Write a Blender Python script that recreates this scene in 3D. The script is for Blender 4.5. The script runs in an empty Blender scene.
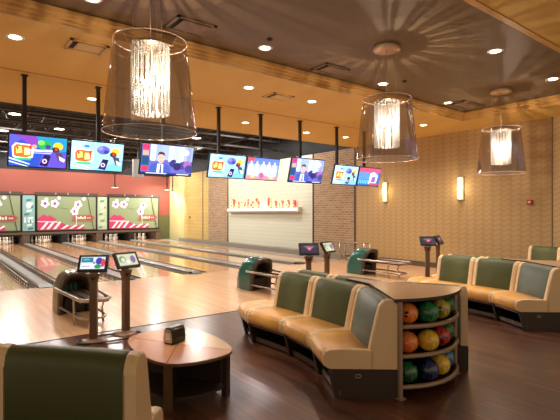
import bpy, bmesh, math, random
from mathutils import Vector, Matrix
random.seed(4)
PI = math.pi
C = bpy.context.scene.collection
SC = bpy.context.scene

# ------------------------------------------------------------------ camera
CAM_H = 1.62
cam_d = bpy.data.cameras.new('camera'); cam = bpy.data.objects.new('camera', cam_d); C.objects.link(cam)
cam.location = (0, 0, CAM_H)
cam.rotation_euler = (PI/2, 0, -math.radians(37.8))
cam_d.sensor_width = 36; cam_d.lens = 445/560*36
cam_d.shift_y = 3/560
cam_d.clip_start = 0.05
SC.camera = cam
# ------------------------------------------------------------------ world, exposure
w = bpy.data.worlds.new('world'); SC.world = w; w.use_nodes = True
w.node_tree.nodes['Background'].inputs[0].default_value = (1.0, .80, .58, 1)
w.node_tree.nodes['Background'].inputs[1].default_value = 0.25
SC.view_settings.view_transform = 'Standard'; SC.view_settings.look = 'None'
SC.view_settings.gamma = 1; SC.view_settings.exposure = 1.25
SC.view_settings.use_curve_mapping = False
E_SPOT = 62.0       # recessed downlights
E_CHAND = 42.0      # chandelier bulbs
E_BAY = 190.0       # high-bay lamps over the lanes
E_PIN = .9        # pin deck lamps
E_SCONCE = 3.0

# ------------------------------------------------------------------ materials
MATS = {}
def s2l(c):
    return tuple(((x/255)/12.92 if x/255 <= .04045 else ((x/255+.055)/1.055)**2.4) for x in c) + (1,)
def mat(name, col, rough=.5, metal=0, emit=0, spec=.5, bump=None, noise=None, coat=0):
    """col is an sRGB 0-255 triple"""
    if name in MATS: return MATS[name]
    m = bpy.data.materials.new(name); m.use_nodes = True; MATS[name] = m
    nt = m.node_tree; b = nt.nodes['Principled BSDF']
    c = s2l(col)
    b.inputs['Base Color'].default_value = c
    b.inputs['Roughness'].default_value = rough; b.inputs['Metallic'].default_value = metal
    b.inputs['Specular IOR Level'].default_value = spec
    b.inputs['Coat Weight'].default_value = coat
    if emit:
        b.inputs['Emission Color'].default_value = c; b.inputs['Emission Strength'].default_value = emit
        b.inputs['Base Color'].default_value = (0, 0, 0, 1)
    if noise:      # (scale, amount): soft variation of the material's own colour
        tc = nt.nodes.new('ShaderNodeTexCoord'); n = nt.nodes.new('ShaderNodeTexNoise')
        n.inputs['Scale'].default_value = noise[0]; n.inputs['Detail'].default_value = 4
        nt.links.new(tc.outputs['Object'], n.inputs['Vector'])
        r = nt.nodes.new('ShaderNodeValToRGB')
        r.color_ramp.elements[0].position = .3; r.color_ramp.elements[1].position = .7
        r.color_ramp.elements[0].color = tuple(x*(1-noise[1]) for x in c[:3])+(1,)
        r.color_ramp.elements[1].color = tuple(min(1, x*(1+noise[1])) for x in c[:3])+(1,)
        nt.links.new(n.outputs['Fac'], r.inputs['Fac']); nt.links.new(r.outputs['Color'], b.inputs['Base Color'])
    if bump:
        tc = nt.nodes.new('ShaderNodeTexCoord'); n = nt.nodes.new('ShaderNodeTexNoise')
        n.inputs['Scale'].default_value = bump[0]
        nt.links.new(tc.outputs['Object'], n.inputs['Vector'])
        bp = nt.nodes.new('ShaderNodeBump'); bp.inputs['Strength'].default_value = bump[1]; bp.inputs['Distance'].default_value = .01
        nt.links.new(n.outputs['Fac'], bp.inputs['Height']); nt.links.new(bp.outputs['Normal'], b.inputs['Normal'])
    return m

def pattern_mat(name, axes, c1, c2, cm, bw, bh, mortar, rough, spec=.5, streak=None, bump=.3, offset=.5, coat=0, coat_rough=.05):
    """brick / plank pattern; axes = which world axes give the pattern's (long, short) direction"""
    m = bpy.data.materials.new(name); m.use_nodes = True; MATS[name] = m
    nt = m.node_tree; b = nt.nodes['Principled BSDF']
    tc = nt.nodes.new('ShaderNodeTexCoord'); sp = nt.nodes.new('ShaderNodeSeparateXYZ'); cb = nt.nodes.new('ShaderNodeCombineXYZ')
    nt.links.new(tc.outputs['Object'], sp.inputs[0])
    nt.links.new(sp.outputs[axes[0]], cb.inputs[0]); nt.links.new(sp.outputs[axes[1]], cb.inputs[1])
    br = nt.nodes.new('ShaderNodeTexBrick'); br.offset = offset
    br.inputs['Color1'].default_value = s2l(c1); br.inputs['Color2'].default_value = s2l(c2); br.inputs['Mortar'].default_value = s2l(cm)
    br.inputs['Scale'].default_value = 1; br.inputs['Mortar Size'].default_value = mortar
    br.inputs['Brick Width'].default_value = bw; br.inputs['Row Height'].default_value = bh
    br.inputs['Mortar Smooth'].default_value = .3
    nt.links.new(cb.outputs[0], br.inputs['Vector'])
    out = br.outputs['Color']
    if streak:
        mp = nt.nodes.new('ShaderNodeVectorMath'); mp.operation = 'MULTIPLY'
        mp.inputs[1].default_value = (streak[0], streak[1], 1)
        nt.links.new(cb.outputs[0], mp.inputs[0])
        n = nt.nodes.new('ShaderNodeTexNoise'); n.inputs['Scale'].default_value = 1; n.inputs['Detail'].default_value = 5
        nt.links.new(mp.outputs[0], n.inputs['Vector'])
        r = nt.nodes.new('ShaderNodeMapRange'); r.inputs['From Min'].default_value = .3; r.inputs['From Max'].default_value = .7
        r.inputs['To Min'].default_value = 1-streak[2]; r.inputs['To Max'].default_value = 1+streak[2]
        nt.links.new(n.outputs['Fac'], r.inputs['Value'])
        mx = nt.nodes.new('ShaderNodeVectorMath'); mx.operation = 'SCALE'
        nt.links.new(out, mx.inputs[0]); nt.links.new(r.outputs[0], mx.inputs['Scale'])
        out = mx.outputs[0]
    nt.links.new(out, b.inputs['Base Color'])
    b.inputs['Roughness'].default_value = rough; b.inputs['Specular IOR Level'].default_value = spec
    b.inputs['Coat Weight'].default_value = coat; b.inputs['Coat Roughness'].default_value = coat_rough
    if bump:
        bp = nt.nodes.new('ShaderNodeBump'); bp.inputs['Strength'].default_value = bump; bp.inputs['Distance'].default_value = .01
        bp.invert = True
        nt.links.new(br.outputs['Fac'], bp.inputs['Height']); nt.links.new(bp.outputs['Normal'], b.inputs['Normal'])
    return m

M_dark_floor = pattern_mat('dark_floor', (1, 0), (104, 66, 48), (78, 48, 35), (42, 27, 20), 1.3, .13, .002, .30, .6, streak=(1.4, 26, .42), bump=.1, coat=.3, coat_rough=.2)
M_approach = pattern_mat('approach_maple', (1, 0), (224, 182, 144), (216, 172, 132), (192, 148, 110), 2.2, .075, .0012, .26, .5, streak=(.8, 18, .08), bump=0, coat=.3)
M_lane = pattern_mat('lane_maple', (1, 0), (226, 176, 128), (218, 164, 114), (176, 118, 72), 2.6, .045, .0015, .16, .55, streak=(.5, 20, .10), bump=0, coat=.5)
M_brick = pattern_mat('brick_wall', (1, 2), (176, 146, 116), (154, 122, 94), (198, 180, 154), .24, .085, .010, .8, .3)
M_block = pattern_mat('ochre_block', (1, 2), (214, 184, 116), (206, 176, 108), (182, 150, 88), .80, .20, .007, .6, .3, offset=.5, bump=.4)
M_mural = pattern_mat('mural_board', (1, 2), (224, 224, 204), (218, 218, 198), (196, 196, 176), 4.0, .16, .006, .55, .3, bump=.3)

def wallpaper():
    m = bpy.data.materials.new('gold_wallpaper'); m.use_nodes = True
    nt = m.node_tree; b = nt.nodes['Principled BSDF']
    tc = nt.nodes.new('ShaderNodeTexCoord'); sp = nt.nodes.new('ShaderNodeSeparateXYZ'); nt.links.new(tc.outputs['Object'], sp.inputs[0])
    def mth(op, a, bb=None):
        n = nt.nodes.new('ShaderNodeMath'); n.operation = op
        for i, v in enumerate((a, bb)):
            if v is None: continue
            if isinstance(v, (int, float)): n.inputs[i].default_value = v
            else: nt.links.new(v, n.inputs[i])
        return n.outputs[0]
    y = mth('MULTIPLY', sp.outputs[1], 2*PI/.24); z = mth('MULTIPLY', sp.outputs[2], 2*PI/.13)
    z2 = mth('ADD', z, mth('MULTIPLY', mth('SINE', y), 1.3))
    v = mth('ABSOLUTE', mth('SINE', mth('MULTIPLY', z2, .5)))
    v2 = mth('ABSOLUTE', mth('COSINE', mth('MULTIPLY', y, .5)))
    f = mth('MULTIPLY', mth('POWER', v, .5), mth('POWER', v2, .35))
    r = nt.nodes.new('ShaderNodeValToRGB')
    r.color_ramp.elements[0].color = s2l((174, 143, 96)); r.color_ramp.elements[1].color = s2l((188, 158, 110))
    r.color_ramp.elements[0].position = .25; r.color_ramp.elements[1].position = .85
    nt.links.new(f, r.inputs['Fac']); nt.links.new(r.outputs['Color'], b.inputs['Base Color'])
    b.inputs['Roughness'].default_value = .55
    return m
M_paper = wallpaper()
M_soffit = mat('orange_ceiling_paint', (222, 182, 98), .7, noise=(.6, .05))
M_tray = mat('brown_ceiling_paint', (112, 91, 66), .5, noise=(.8, .05))
M_crown = mat('crown_moulding', (208, 160, 92), .35)
M_black = mat('black_paint', (19, 18, 20), .7)
M_truss = mat('truss_steel', (78, 73, 70), .5)
M_red = mat('red_wall_paint', (142, 74, 60), .7)
M_olive = mat('olive_door', (92, 92, 54), .5)
M_baseb = mat('dark_baseboard', (92, 74, 60), .5)
M_curb = mat('grey_curb', (150, 136, 120), .45)
M_trimdark = mat('dark_trim', (74, 56, 44), .5)
M_gutter = mat('gutter_grey', (164, 162, 160), .3, spec=.6)
M_slab = mat('divider_grey', (158, 154, 148), .3, noise=(3, .06))
M_rail = mat('rail_bronze', (132, 108, 86), .35, metal=.5)
M_blackp = mat('black_plastic', (28, 25, 24), .38)
M_darkbase = mat('espresso_laminate', (58, 46, 38), .45)
M_steel = mat('brushed_steel', (190, 178, 164), .3, metal=.9)
M_rackp = mat('rack_paint', (168, 146, 126), .35, metal=.25)
M_bronze = mat('bronze_post', (128, 100, 80), .4, metal=.4)
M_cream = mat('cream_vinyl', (240, 210, 166), .42, bump=(40, .05))
M_orange = mat('tan_orange_vinyl', (222, 164, 82), .38, noise=(6, .06), bump=(30, .06))
M_green = mat('olive_green_vinyl', (84, 90, 54), .42, spec=.35, bump=(30, .05))
M_greyv = mat('grey_green_vinyl', (100, 110, 98), .42, spec=.35, bump=(30, .05))
M_counter = mat('bronze_laminate', (196, 162, 130), .28, noise=(2, .08))
M_table = mat('copper_laminate', (216, 152, 112), .27, noise=(2, .06), coat=.6)
M_table_glare = mat('copper_laminate_glare', (232, 196, 156), .27, coat=.6)  # white highlight on the copper top, painted as one petal's colour
M_teal = mat('teal_shell', (32, 94, 84), .25, coat=.5)
M_bronzeshell = mat('bronze_green_shell', (96, 92, 62), .3, coat=.4)
M_white = mat('white_plastic', (238, 236, 230), .4)
M_pinred = mat('pin_red', (190, 30, 30), .4)
M_grille = mat('vent_brown', (124, 100, 76), .5)
M_grilleo = mat('vent_orange', (212, 172, 98), .5)
M_bulb = mat('bulb_glow', (255, 232, 196), emit=25)
M_lens = mat('downlight_glow', (255, 222, 176), emit=12)
M_bay = mat('bay_lamp_glow', (255, 240, 214), emit=6)
M_tube = mat('sconce_glow', (255, 224, 160), emit=2.2)
M_shelfglow = mat('light_shelf', (255, 240, 222), emit=.55)
M_letter = mat('letter_glow', (255, 214, 168), emit=.7)
M_letterred = mat('letter_red', (226, 104, 80), .4)

def shade_mat():
    m = bpy.data.materials.new('smoked_acrylic'); m.use_nodes = True; nt = m.node_tree; nt.nodes.clear()
    o = nt.nodes.new('ShaderNodeOutputMaterial'); mix = nt.nodes.new('ShaderNodeMixShader')
    t = nt.nodes.new('ShaderNodeBsdfTransparent'); t.inputs[0].default_value = (.71, .71, .75, 1)
    g = nt.nodes.new('ShaderNodeBsdfGlossy'); g.inputs[0].default_value = (.9, .85, .85, 1); g.inputs[1].default_value = .07
    l = nt.nodes.new('ShaderNodeLayerWeight'); l.inputs[0].default_value = .32
    r = nt.nodes.new('ShaderNodeMapRange'); r.inputs['To Min'].default_value = .12; r.inputs['To Max'].default_value = .55
    nt.links.new(l.outputs['Facing'], r.inputs[0]); nt.links.new(r.outputs[0], mix.inputs[0])
    nt.links.new(t.outputs[0], mix.inputs[1]); nt.links.new(g.outputs[0], mix.inputs[2]); nt.links.new(mix.outputs[0], o.inputs[0])
    return m
M_shade = shade_mat()
def crystal_mat():
    m = bpy.data.materials.new('crystal_bead'); m.use_nodes = True; nt = m.node_tree; nt.nodes.clear()
    o = nt.nodes.new('ShaderNodeOutputMaterial')
    t = nt.nodes.new('ShaderNodeBsdfTranslucent'); t.inputs[0].default_value = (.70, .68, .64, 1)
    d = nt.nodes.new('ShaderNodeBsdfDiffuse'); d.inputs[0].default_value = (.78, .76, .72, 1)
    g = nt.nodes.new('ShaderNodeBsdfGlossy'); g.inputs[1].default_value = .15
    a = nt.nodes.new('ShaderNodeMixShader'); a.inputs[0].default_value = .35
    b = nt.nodes.new('ShaderNodeMixShader'); b.inputs[0].default_value = .2
    nt.links.new(t.outputs[0], a.inputs[1]); nt.links.new(d.outputs[0], a.inputs[2])
    nt.links.new(a.outputs[0], b.inputs[1]); nt.links.new(g.outputs[0], b.inputs[2]); nt.links.new(b.outputs[0], o.inputs[0])
    return m
M_crystal = crystal_mat()
M_rim = mat('clear_rim', (236, 206, 186), .2, spec=.8)
def emat(c, e=1.5):
    return mat('screen_%d_%d_%d_%d' % (*c, int(e*10)), c, .4, emit=e)
def pmat(c):
    return mat('print_%d_%d_%d' % c, c, .5)

# ------------------------------------------------------------------ mesh builder
class MB:
    def __init__(s): s.bm = bmesh.new(); s.mats = []
    def mi(s, m):
        if m is None: return 0
        if m not in s.mats: s.mats.append(m)
        return s.mats.index(m)
    def poly(s, pts, m=None):
        f = s.bm.faces.new([s.bm.verts.new(p) for p in pts]); f.material_index = s.mi(m); return f
    def box(s, a, b, m=None, bevel=0, rot=None, piv=None):
        x0, y0, z0 = a; x1, y1, z1 = b
        g = bmesh.ops.create_cube(s.bm, size=1)
        vs = g['verts']
        for v in vs:
            v.co = Vector(((x0+x1)/2+v.co.x*(x1-x0), (y0+y1)/2+v.co.y*(y1-y0), (z0+z1)/2+v.co.z*(z1-z0)))
        fs = list({f for v in vs for f in v.link_faces})
        if bevel:
            r = bmesh.ops.bevel(s.bm, geom=list({e for v in vs for e in v.link_edges}), offset=bevel, segments=2, profile=.5, affect='EDGES')
            fs = list(set(r['faces']) | {f for f in fs if f.is_valid}); vs = list({v for f in fs for v in f.verts})
        if rot is not None:
            p = Vector(piv if piv else ((x0+x1)/2, (y0+y1)/2, (z0+z1)/2))
            for v in vs: v.co = p + rot @ (v.co-p)
        for f in fs: f.material_index = s.mi(m)
        return vs
    def prism(s, pts, z0, z1, m=None, mtop=None, bevel=0):
        lo = [s.bm.verts.new((p[0], p[1], z0)) for p in pts]; hi = [s.bm.verts.new((p[0], p[1], z1)) for p in pts]
        n = len(pts); k = s.mi(m); kt = s.mi(mtop) if mtop else k
        f = s.bm.faces.new(hi); f.material_index = kt
        f = s.bm.faces.new(lo[::-1]); f.material_index = k
        for i in range(n):
            f = s.bm.faces.new((lo[i], lo[(i+1) % n], hi[(i+1) % n], hi[i])); f.material_index = k
    def loft(s, rings, m=None, closed=True, cap=(True, True), smooth=False):
        R = [[s.bm.verts.new(p) for p in r] for r in rings]; k = s.mi(m); n = len(rings[0])
        for a, b in zip(R, R[1:]):
            for i in range(n if closed else n-1):
                f = s.bm.faces.new((a[i], a[(i+1) % n], b[(i+1) % n], b[i])); f.material_index = k; f.smooth = smooth
        if cap[0]: f = s.bm.faces.new(R[0][::-1]); f.material_index = k
        if cap[1]: f = s.bm.faces.new(R[-1]); f.material_index = k
    def lathe(s, prof, c=(0, 0, 0), seg=24, m=None, smooth=True, caps=False):
        k = s.mi(m)
        R = [[s.bm.verts.new((c[0]+r*math.cos(2*PI*i/seg), c[1]+r*math.sin(2*PI*i/seg), c[2]+z)) for i in range(seg)] for r, z in prof]
        for a, b in zip(R, R[1:]):
            for i in range(seg):
                f = s.bm.faces.new((a[i], a[(i+1) % seg], b[(i+1) % seg], b[i])); f.material_index = k; f.smooth = smooth
        if caps:
            f = s.bm.faces.new(R[0][::-1]); f.material_index = k
            f = s.bm.faces.new(R[-1]); f.material_index = k
    def tube(s, pts, r, seg=8, m=None, closed=False):
        pts = [Vector(p) for p in pts]; n = len(pts); R = []; k = s.mi(m)
        for i, p in enumerate(pts):
            if closed: d = (pts[(i+1) % n]-pts[i-1]).normalized()
            else: d = (pts[min(i+1, n-1)]-pts[max(i-1, 0)]).normalized()
            up = Vector((0, 0, 1)) if abs(d.z) < .9 else Vector((1, 0, 0))
            a = d.cross(up).normalized(); b = d.cross(a).normalized()
            R.append([s.bm.verts.new(p + r*(math.cos(2*PI*j/seg)*a + math.sin(2*PI*j/seg)*b)) for j in range(seg)])
        prs = list(zip(R, R[1:])) + ([(R[-1], R[0])] if closed else [])
        for a, b in prs:
            for j in range(seg):
                f = s.bm.faces.new((a[j], a[(j+1) % seg], b[(j+1) % seg], b[j])); f.material_index = k; f.smooth = True
        if not closed:
            f = s.bm.faces.new(R[0][::-1]); f.material_index = k
            f = s.bm.faces.new(R[-1]); f.material_index = k
    def sphere(s, c, r, seg=20, m=None):
        g = bmesh.ops.create_uvsphere(s.bm, u_segments=seg, v_segments=max(8, seg*2//3), radius=r)
        for v in g['verts']: v.co += Vector(c)
        for f in {f for v in g['verts'] for f in v.link_faces}: f.smooth = True; f.material_index = s.mi(m)
        return g['verts']
    def build(s, name, m=None, parent=None, fix=True):
        if fix: bmesh.ops.recalc_face_normals(s.bm, faces=s.bm.faces[:])
        me = bpy.data.meshes.new(name); s.bm.to_mesh(me); s.bm.free()
        for x in (s.mats or [m]): me.materials.append(x)
        o = bpy.data.objects.new(name, me); C.objects.link(o)
        if parent: o.parent = parent
        return o

def thing(name, label, cat, loc=(0, 0, 0), rz=0, group=None):
    o = bpy.data.objects.new(name, None); C.objects.link(o); o.empty_display_size = .1
    o.location = loc; o.rotation_euler = (0, 0, rz); o['label'] = label; o['category'] = cat
    if group: o['group'] = group
    return o
def tag(o, label, cat, group=None):
    o['label'] = label; o['category'] = cat
    if group: o['group'] = group
    return o
def struct(o, label=None):
    o['kind'] = 'structure'
    if label: o['label'] = label
    return o
def copy_tree(o, parent=None):
    c = o.copy(); C.objects.link(c)
    if parent: c.parent = parent
    for ch in list(o.children): copy_tree(ch, c)
    return c
def dup(o, loc, label, group=None, rz=None):
    c = copy_tree(o); c.location = loc; c['label'] = label
    if group: c['group'] = group
    if rz is not None: c.rotation_euler = (0, 0, rz)
    return c
def sbox(name, a, b, m, label=None):
    mb = MB(); mb.box(a, b); return struct(mb.build(name, m), label)
def lamp(kind, name, parent, loc, energy, col, radius=.05, **kw):
    l = bpy.data.lights.new(name, kind); l.energy = energy; l.color = col
    if kind != 'AREA': l.shadow_soft_size = radius
    for k, v in kw.items(): setattr(l, k, v)
    o = bpy.data.objects.new(name, l); C.objects.link(o); o.location = loc
    if parent: o.parent = parent
    return o
def text_obj(name, s, size, m, parent, loc, rot, depth=.01, align='CENTER', sx=1):
    cu = bpy.data.curves.new(name, 'FONT'); cu.body = s; cu.size = size; cu.extrude = depth; cu.offset = .012; cu.align_x = align; cu.align_y = 'BOTTOM_BASELINE'
    t = bpy.data.objects.new(name+'_tmp', cu); C.objects.link(t)
    bpy.context.view_layer.update()
    me = bpy.data.meshes.new_from_object(t.evaluated_get(bpy.context.evaluated_depsgraph_get()))
    bpy.data.objects.remove(t)
    me.transform(Matrix.Translation(loc) @ rot.to_4x4() @ Matrix.Diagonal((sx, 1, 1, 1)))
    me.materials.clear(); me.materials.append(m); me.name = name
    o = bpy.data.objects.new(name, me); C.objects.link(o)
    if parent: o.parent = parent
    return o
RX90 = Matrix.Rotation(PI/2, 3, 'X')
def ell(cx, cy, rx, ry, n=14, a0=0, a1=2*PI):
    return [(cx+rx*math.cos(a0+(a1-a0)*i/n), cy+ry*math.sin(a0+(a1-a0)*i/n)) for i in range(n)]
def quad(x0, y0, x1, y1): return [(x0, y0), (x1, y0), (x1, y1), (x0, y1)]

WX = 11.7      # right-hand wall plane
ZS = 3.92      # orange soffit
ZT = 4.07      # brown tray ceiling
YF = 10.84     # foul line
YA = 6.27      # edge of the maple approach
YW = 26.4      # far wall
ZB = 5.3       # black open ceiling over the lanes
XL = -7.0

# ------------------------------------------------------------------ shell
sbox('floor', (XL, -3.5, -.1), (WX, YA, 0), M_dark_floor)
sbox('floor_approach', (XL, YA, -.1), (WX, YF, 0), M_approach)
sbox('trim_1', (XL, YA-.025, -.05), (WX, YA+.01, .004), M_trimdark)
sbox('floor_under_lanes', (XL, YF, -.3), (WX, 28.2, -.14), M_black)
# right wall, split where its finish changes
sbox('wall_right', (WX, -3.5, 0), (WX+.2, 10.79, ZS+.3), M_paper)
sbox('wall_right_brick_near', (WX, 10.79, 0), (WX+.2, 12.96, ZS), M_brick)
sbox('wall_right_mural', (WX, 12.96, 0), (WX+.2, 19.4, ZS), M_mural)
sbox('wall_right_brick_far', (WX, 19.4, 0), (WX+.2, 21.4, ZS), M_brick)
sbox('wall_right_block', (WX, 21.4, 0), (WX+.2, 28.2, ZS), M_block)
sbox('wall_right_upper', (WX, YF, ZS), (WX+.2, 28.2, ZB), M_black)
for i, y in enumerate((10.77, 12.96, 19.36)):
    sbox('trim_%d' % (i+2), (WX-.02, y-.03, 0), (WX, y+.03, ZS), M_trimdark)
sbox('trim_5', (WX-.015, 24.3, 0), (WX, 26.4, ZS), mat('pale_panel', (206, 194, 140), .5))
sbox('trim_6', (WX-.012, 22.0, 0), (WX, 22.06, ZS), M_baseb)
sbox('trim_7', (WX-.004, 4.42, .14), (WX, 4.44, ZS), M_trimdark)
sbox('baseboard_right', (WX-.03, -3.5, 0), (WX, 10.7, .15), M_baseb)
sbox('trim_8', (WX-.42, YF, -.14), (WX-.02, 24.2, .16), M_curb)
# far wall: red up to the soffit height, black above
sbox('wall_far', (XL, YW, 2.60), (WX, YW+.15, ZS-.05), M_red)
sbox('wall_far_upper', (XL, YW, ZS-.05), (WX, YW+.15, ZB), M_black)
sbox('wall_far_side', (10.98, YW, 1.45), (WX, YW+.15, 2.60), M_red)
sbox('door_1', (10.98, YW+.02, 0), (WX, YW+.12, 1.45), M_olive)
sbox('wall_behind_pins', (XL, 28.0, -.1), (WX, 28.15, 2.7), M_black)
# ceilings
sbox('ceiling', (XL, 5.95, ZS), (WX, 10.8, ZS+.1), M_soffit)
sbox('ceiling_right_soffit', (10.35, 2.56, ZS), (WX, 5.95, ZS+.1), M_soffit)
sbox('ceiling_near_soffit', (XL, -3.5, ZS), (WX, 2.56, ZS+.1), M_soffit)
sbox('ceiling_tray', (XL, 2.2, ZT+.03), (WX, 6.2, ZT+.13), M_tray)
sbox('ceiling_riser', (XL, 10.8, ZS), (WX, 10.9, ZB), M_black)
sbox('ceiling_black', (XL, 10.9, ZB), (WX+.2, 28.2, ZB+.1), M_black)
sbox('trim_9', (XL, 8.25, ZS-.006), (WX, 8.28, ZS+.01), mat('soffit_joint', (186, 124, 58), .6))
# stepped crown moulding round the tray
def crown(name, p, q, out):
    """profile swept from p to q; out = unit vector pointing into the tray"""
    prof = [(0, 0), (.035, .0), (.035, .03), (.055, .045), (.055, .07), (.09, .085), (.09, .115), (.125, .13), (.125, .19), (0, .19)]
    mb = MB(); r = []
    for e in (p, q): r.append([(e[0]+out[0]*a, e[1]+out[1]*a, ZS-.02+b) for a, b in prof])
    mb.loft(r); return struct(mb.build(name, M_crown))
crown('trim_10', (XL, 5.98), (10.38, 5.98), (0, -1))
crown('trim_11', (10.38, 5.98), (10.38, 2.5), (-1, 0))
sbox('trim_12', (XL, 2.5, ZS-.01), (10.38, 2.58, ZT+.05), M_crown)

# ------------------------------------------------------------------ open black ceiling over the lanes
for i in range(9):
    y = 11.6+i*1.75
    mb = MB(); h0, h1 = 4.62, 5.18
    mb.box((XL, y-.035, h0), (WX, y+.035, h0+.05)); mb.box((XL, y-.035, h1), (WX, y+.035, h1+.06))
    n = 76; st = (WX-XL)/n
    for k in range(n):
        x0 = XL+k*st; a, b = ((h0+.03, h1+.02) if k % 2 == 0 else (h1+.02, h0+.03))
        mb.tube([(x0, y, a), (x0+st, y, b)], .011, 4)
    struct(mb.build('ceiling_truss', M_truss))
for i in range(22):
    pass
mb = MB()
for i in range(46): mb.box((XL, 11.0+i*.35, ZB-.05), (WX, 11.12+i*.35, ZB))
struct(mb.build('ceiling_deck_ribs', mat('deck_ribs', (58, 54, 54), .6)))
# pipes under the deck
mb = MB(); mb.tube([(9.0, 11.2, 4.35), (9.0, 26.2, 4.35)], .04, 8)
tag(mb.build('ceiling_pipe', M_truss), 'long dark pipe under the black ceiling running along the lanes near the right wall', 'pipe')
mb = MB(); mb.tube([(6.6, 15.2, 4.3), (11.6, 15.2, 4.3)], .035, 8)
tag(mb.build('ceiling_pipe', M_truss), 'dark cross pipe under the black ceiling running toward the right wall', 'pipe')

# ------------------------------------------------------------------ lanes
DIV = [0.08, 1.90, 3.72, 5.54, 7.36, 9.18]
edges = [-1.74]+DIV+[11.0]
for i in range(len(edges)-1):
    sbox('floor_lane', (edges[i]+.34, YF, -.12), (min(edges[i+1]-.34, 10.72), 27.9, 0), M_lane)
names = ['leftmost', 'second from the left', 'third from the left', 'fourth from the left', 'fifth from the left', 'rightmost']
looks = ['grey lane divider with raised bumper rail, cut by the left edge of the photo', 'grey lane divider with raised bumper rails on both sides behind the left ball return',
         'grey lane divider with one raised bumper rail ending behind the tilted scoring screen', 'grey lane divider with black tip ending left of the teal ball return',
         'grey lane divider running behind the middle teal ball return', 'thin grey lane divider with black tip left of the dark scoring monitor by the mural']
for i, x in enumerate(DIV):
    t = thing('lane_divider', looks[i], 'lane divider', (x, YF, 0), 0, 'lane dividers')
    L = 15.2
    mb = MB(); mb.loft([[(-.14, y, -.12), (-.14, y, h), (-.10, y, h+.02), (.10, y, h+.02), (.14, y, h), (.14, y, -.12)] for y, h in ((.10, .035), (L, .035))])
    mb.build('slab', M_slab, t)
    mb = MB(); mb.loft([[(-.13, y, -.1), (-.13, y, h), (.13, y, h), (.13, y, -.1)] for y, h in ((-.12, .012), (-.02, .035), (.10, .054))])
    mb.build('end_cap', M_blackp, t)
    for s in (-1, 1):
        mb = MB()
        pr = [(s*.335, -.01), (s*.32, -.07), (s*.24, -.11), (s*.17, -.07), (s*.142, -.01)]
        mb.loft([[(a, y, b) for a, b in pr] for y in (0, L)], closed=False, cap=(False, False)); mb.build('gutter', M_gutter, t)
        up = (i <= 1) or (i == 2 and s < 0)
        if up:
            mb = MB(); mb.box((s*.31-.012, .05, .085), (s*.31+.012, L, .11))
            for k in range(46): mb.box((s*.31-.01, .08+k*.34, -.03), (s*.31+.01, .105+k*.34, .09))
            mb.box((s*.31-.014, .05, -.005), (s*.31+.014, L, .012))
            mb.build('bumper_rail', M_rail, t)
        else:
            mb = MB(); mb.box((s*.325-.012, .0, -.02), (s*.325+.012, L, .018)); mb.build('guard_rail', M_rail, t)
sbox('trim_13', (10.72, YF, -.14), (WX-.42, 26.3, -.02), M_gutter)

# pinsetter fronts
mb = MB(); mb.box((XL, YW-.28, .50), (10.95, YW-.02, .62)); struct(mb.build('trim_14', M_baseb))
mb = MB(); mb.box((XL, YW-.2, .42), (10.95, YW-.05, .50)); struct(mb.build('trim_15', M_blackp))
sbox('wall_far_backing', (XL, YW-.02, .62), (10.95, YW+.1, 2.60), M_black)
kick = ['left part of the frame', 'below the blue poster', 'under the middle mask', 'below the green poster', 'under the right mask', 'beside the olive door']
for i, x in enumerate([1.90, 3.72, 5.54, 7.36, 9.18, 10.85]):
    mb = MB(); mb.box((x-.17, YW-.25, -.12), (x+.17, 27.9, .50), bevel=.01)
    t = tag(mb.build('kickback_panel', M_baseb if i % 2 else M_blackp), 'upright panel between two pin decks, '+kick[i], 'panel', 'kickback panels between the pin decks')
def pin_mesh():
    mb = MB()
    prof = [(.026, 0), (.036, .02), (.055, .09), (.060, .115), (.055, .155), (.036, .21), (.024, .25), (.023, .27), (.030, .31), (.032, .335), (.027, .36), (.014, .378), (.001, .381)]
    mb.lathe(prof[:7], m=M_white, seg=12); mb.lathe(prof[6:8], m=M_pinred, seg=12); mb.lathe(prof[7:], m=M_white, seg=12)
    return mb.build('bowling_pin')
pin0 = pin_mesh(); first = True
lanes = [(2.81, 'under the leftmost mask'), (4.63, 'left lane under the middle mask'), (6.45, 'right lane under the middle mask'), (8.28, 'left lane under the right mask'), (10.0, 'right lane under the right mask')]
for x, wh in lanes:
    for r in range(4):
        for k in range(r+1):
            p = pin0 if first else pin0.copy()
            if not first: C.objects.link(p)
            first = False
            p.location = (x+(k-r/2)*.305, 26.55+r*.264, 0)
            tag(p, 'white bowling pin in the rack, '+wh, 'bowling pin', 'pins of the rack '+wh)
    lt = thing('pin_deck_lamp', 'white lamp lighting the pins '+wh, 'lamp', (x, 26.5, .56), 0, 'pin deck lamps')
    mb = MB(); mb.box((-.45, -.03, 0), (.45, .03, .04)); mb.build('tube', M_bay, lt)
    lamp('AREA', 'pin_light', lt, (0, .1, -.02), E_PIN, (1, .95, .88), shape='RECTANGLE', size=.9, size_y=.1)

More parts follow.
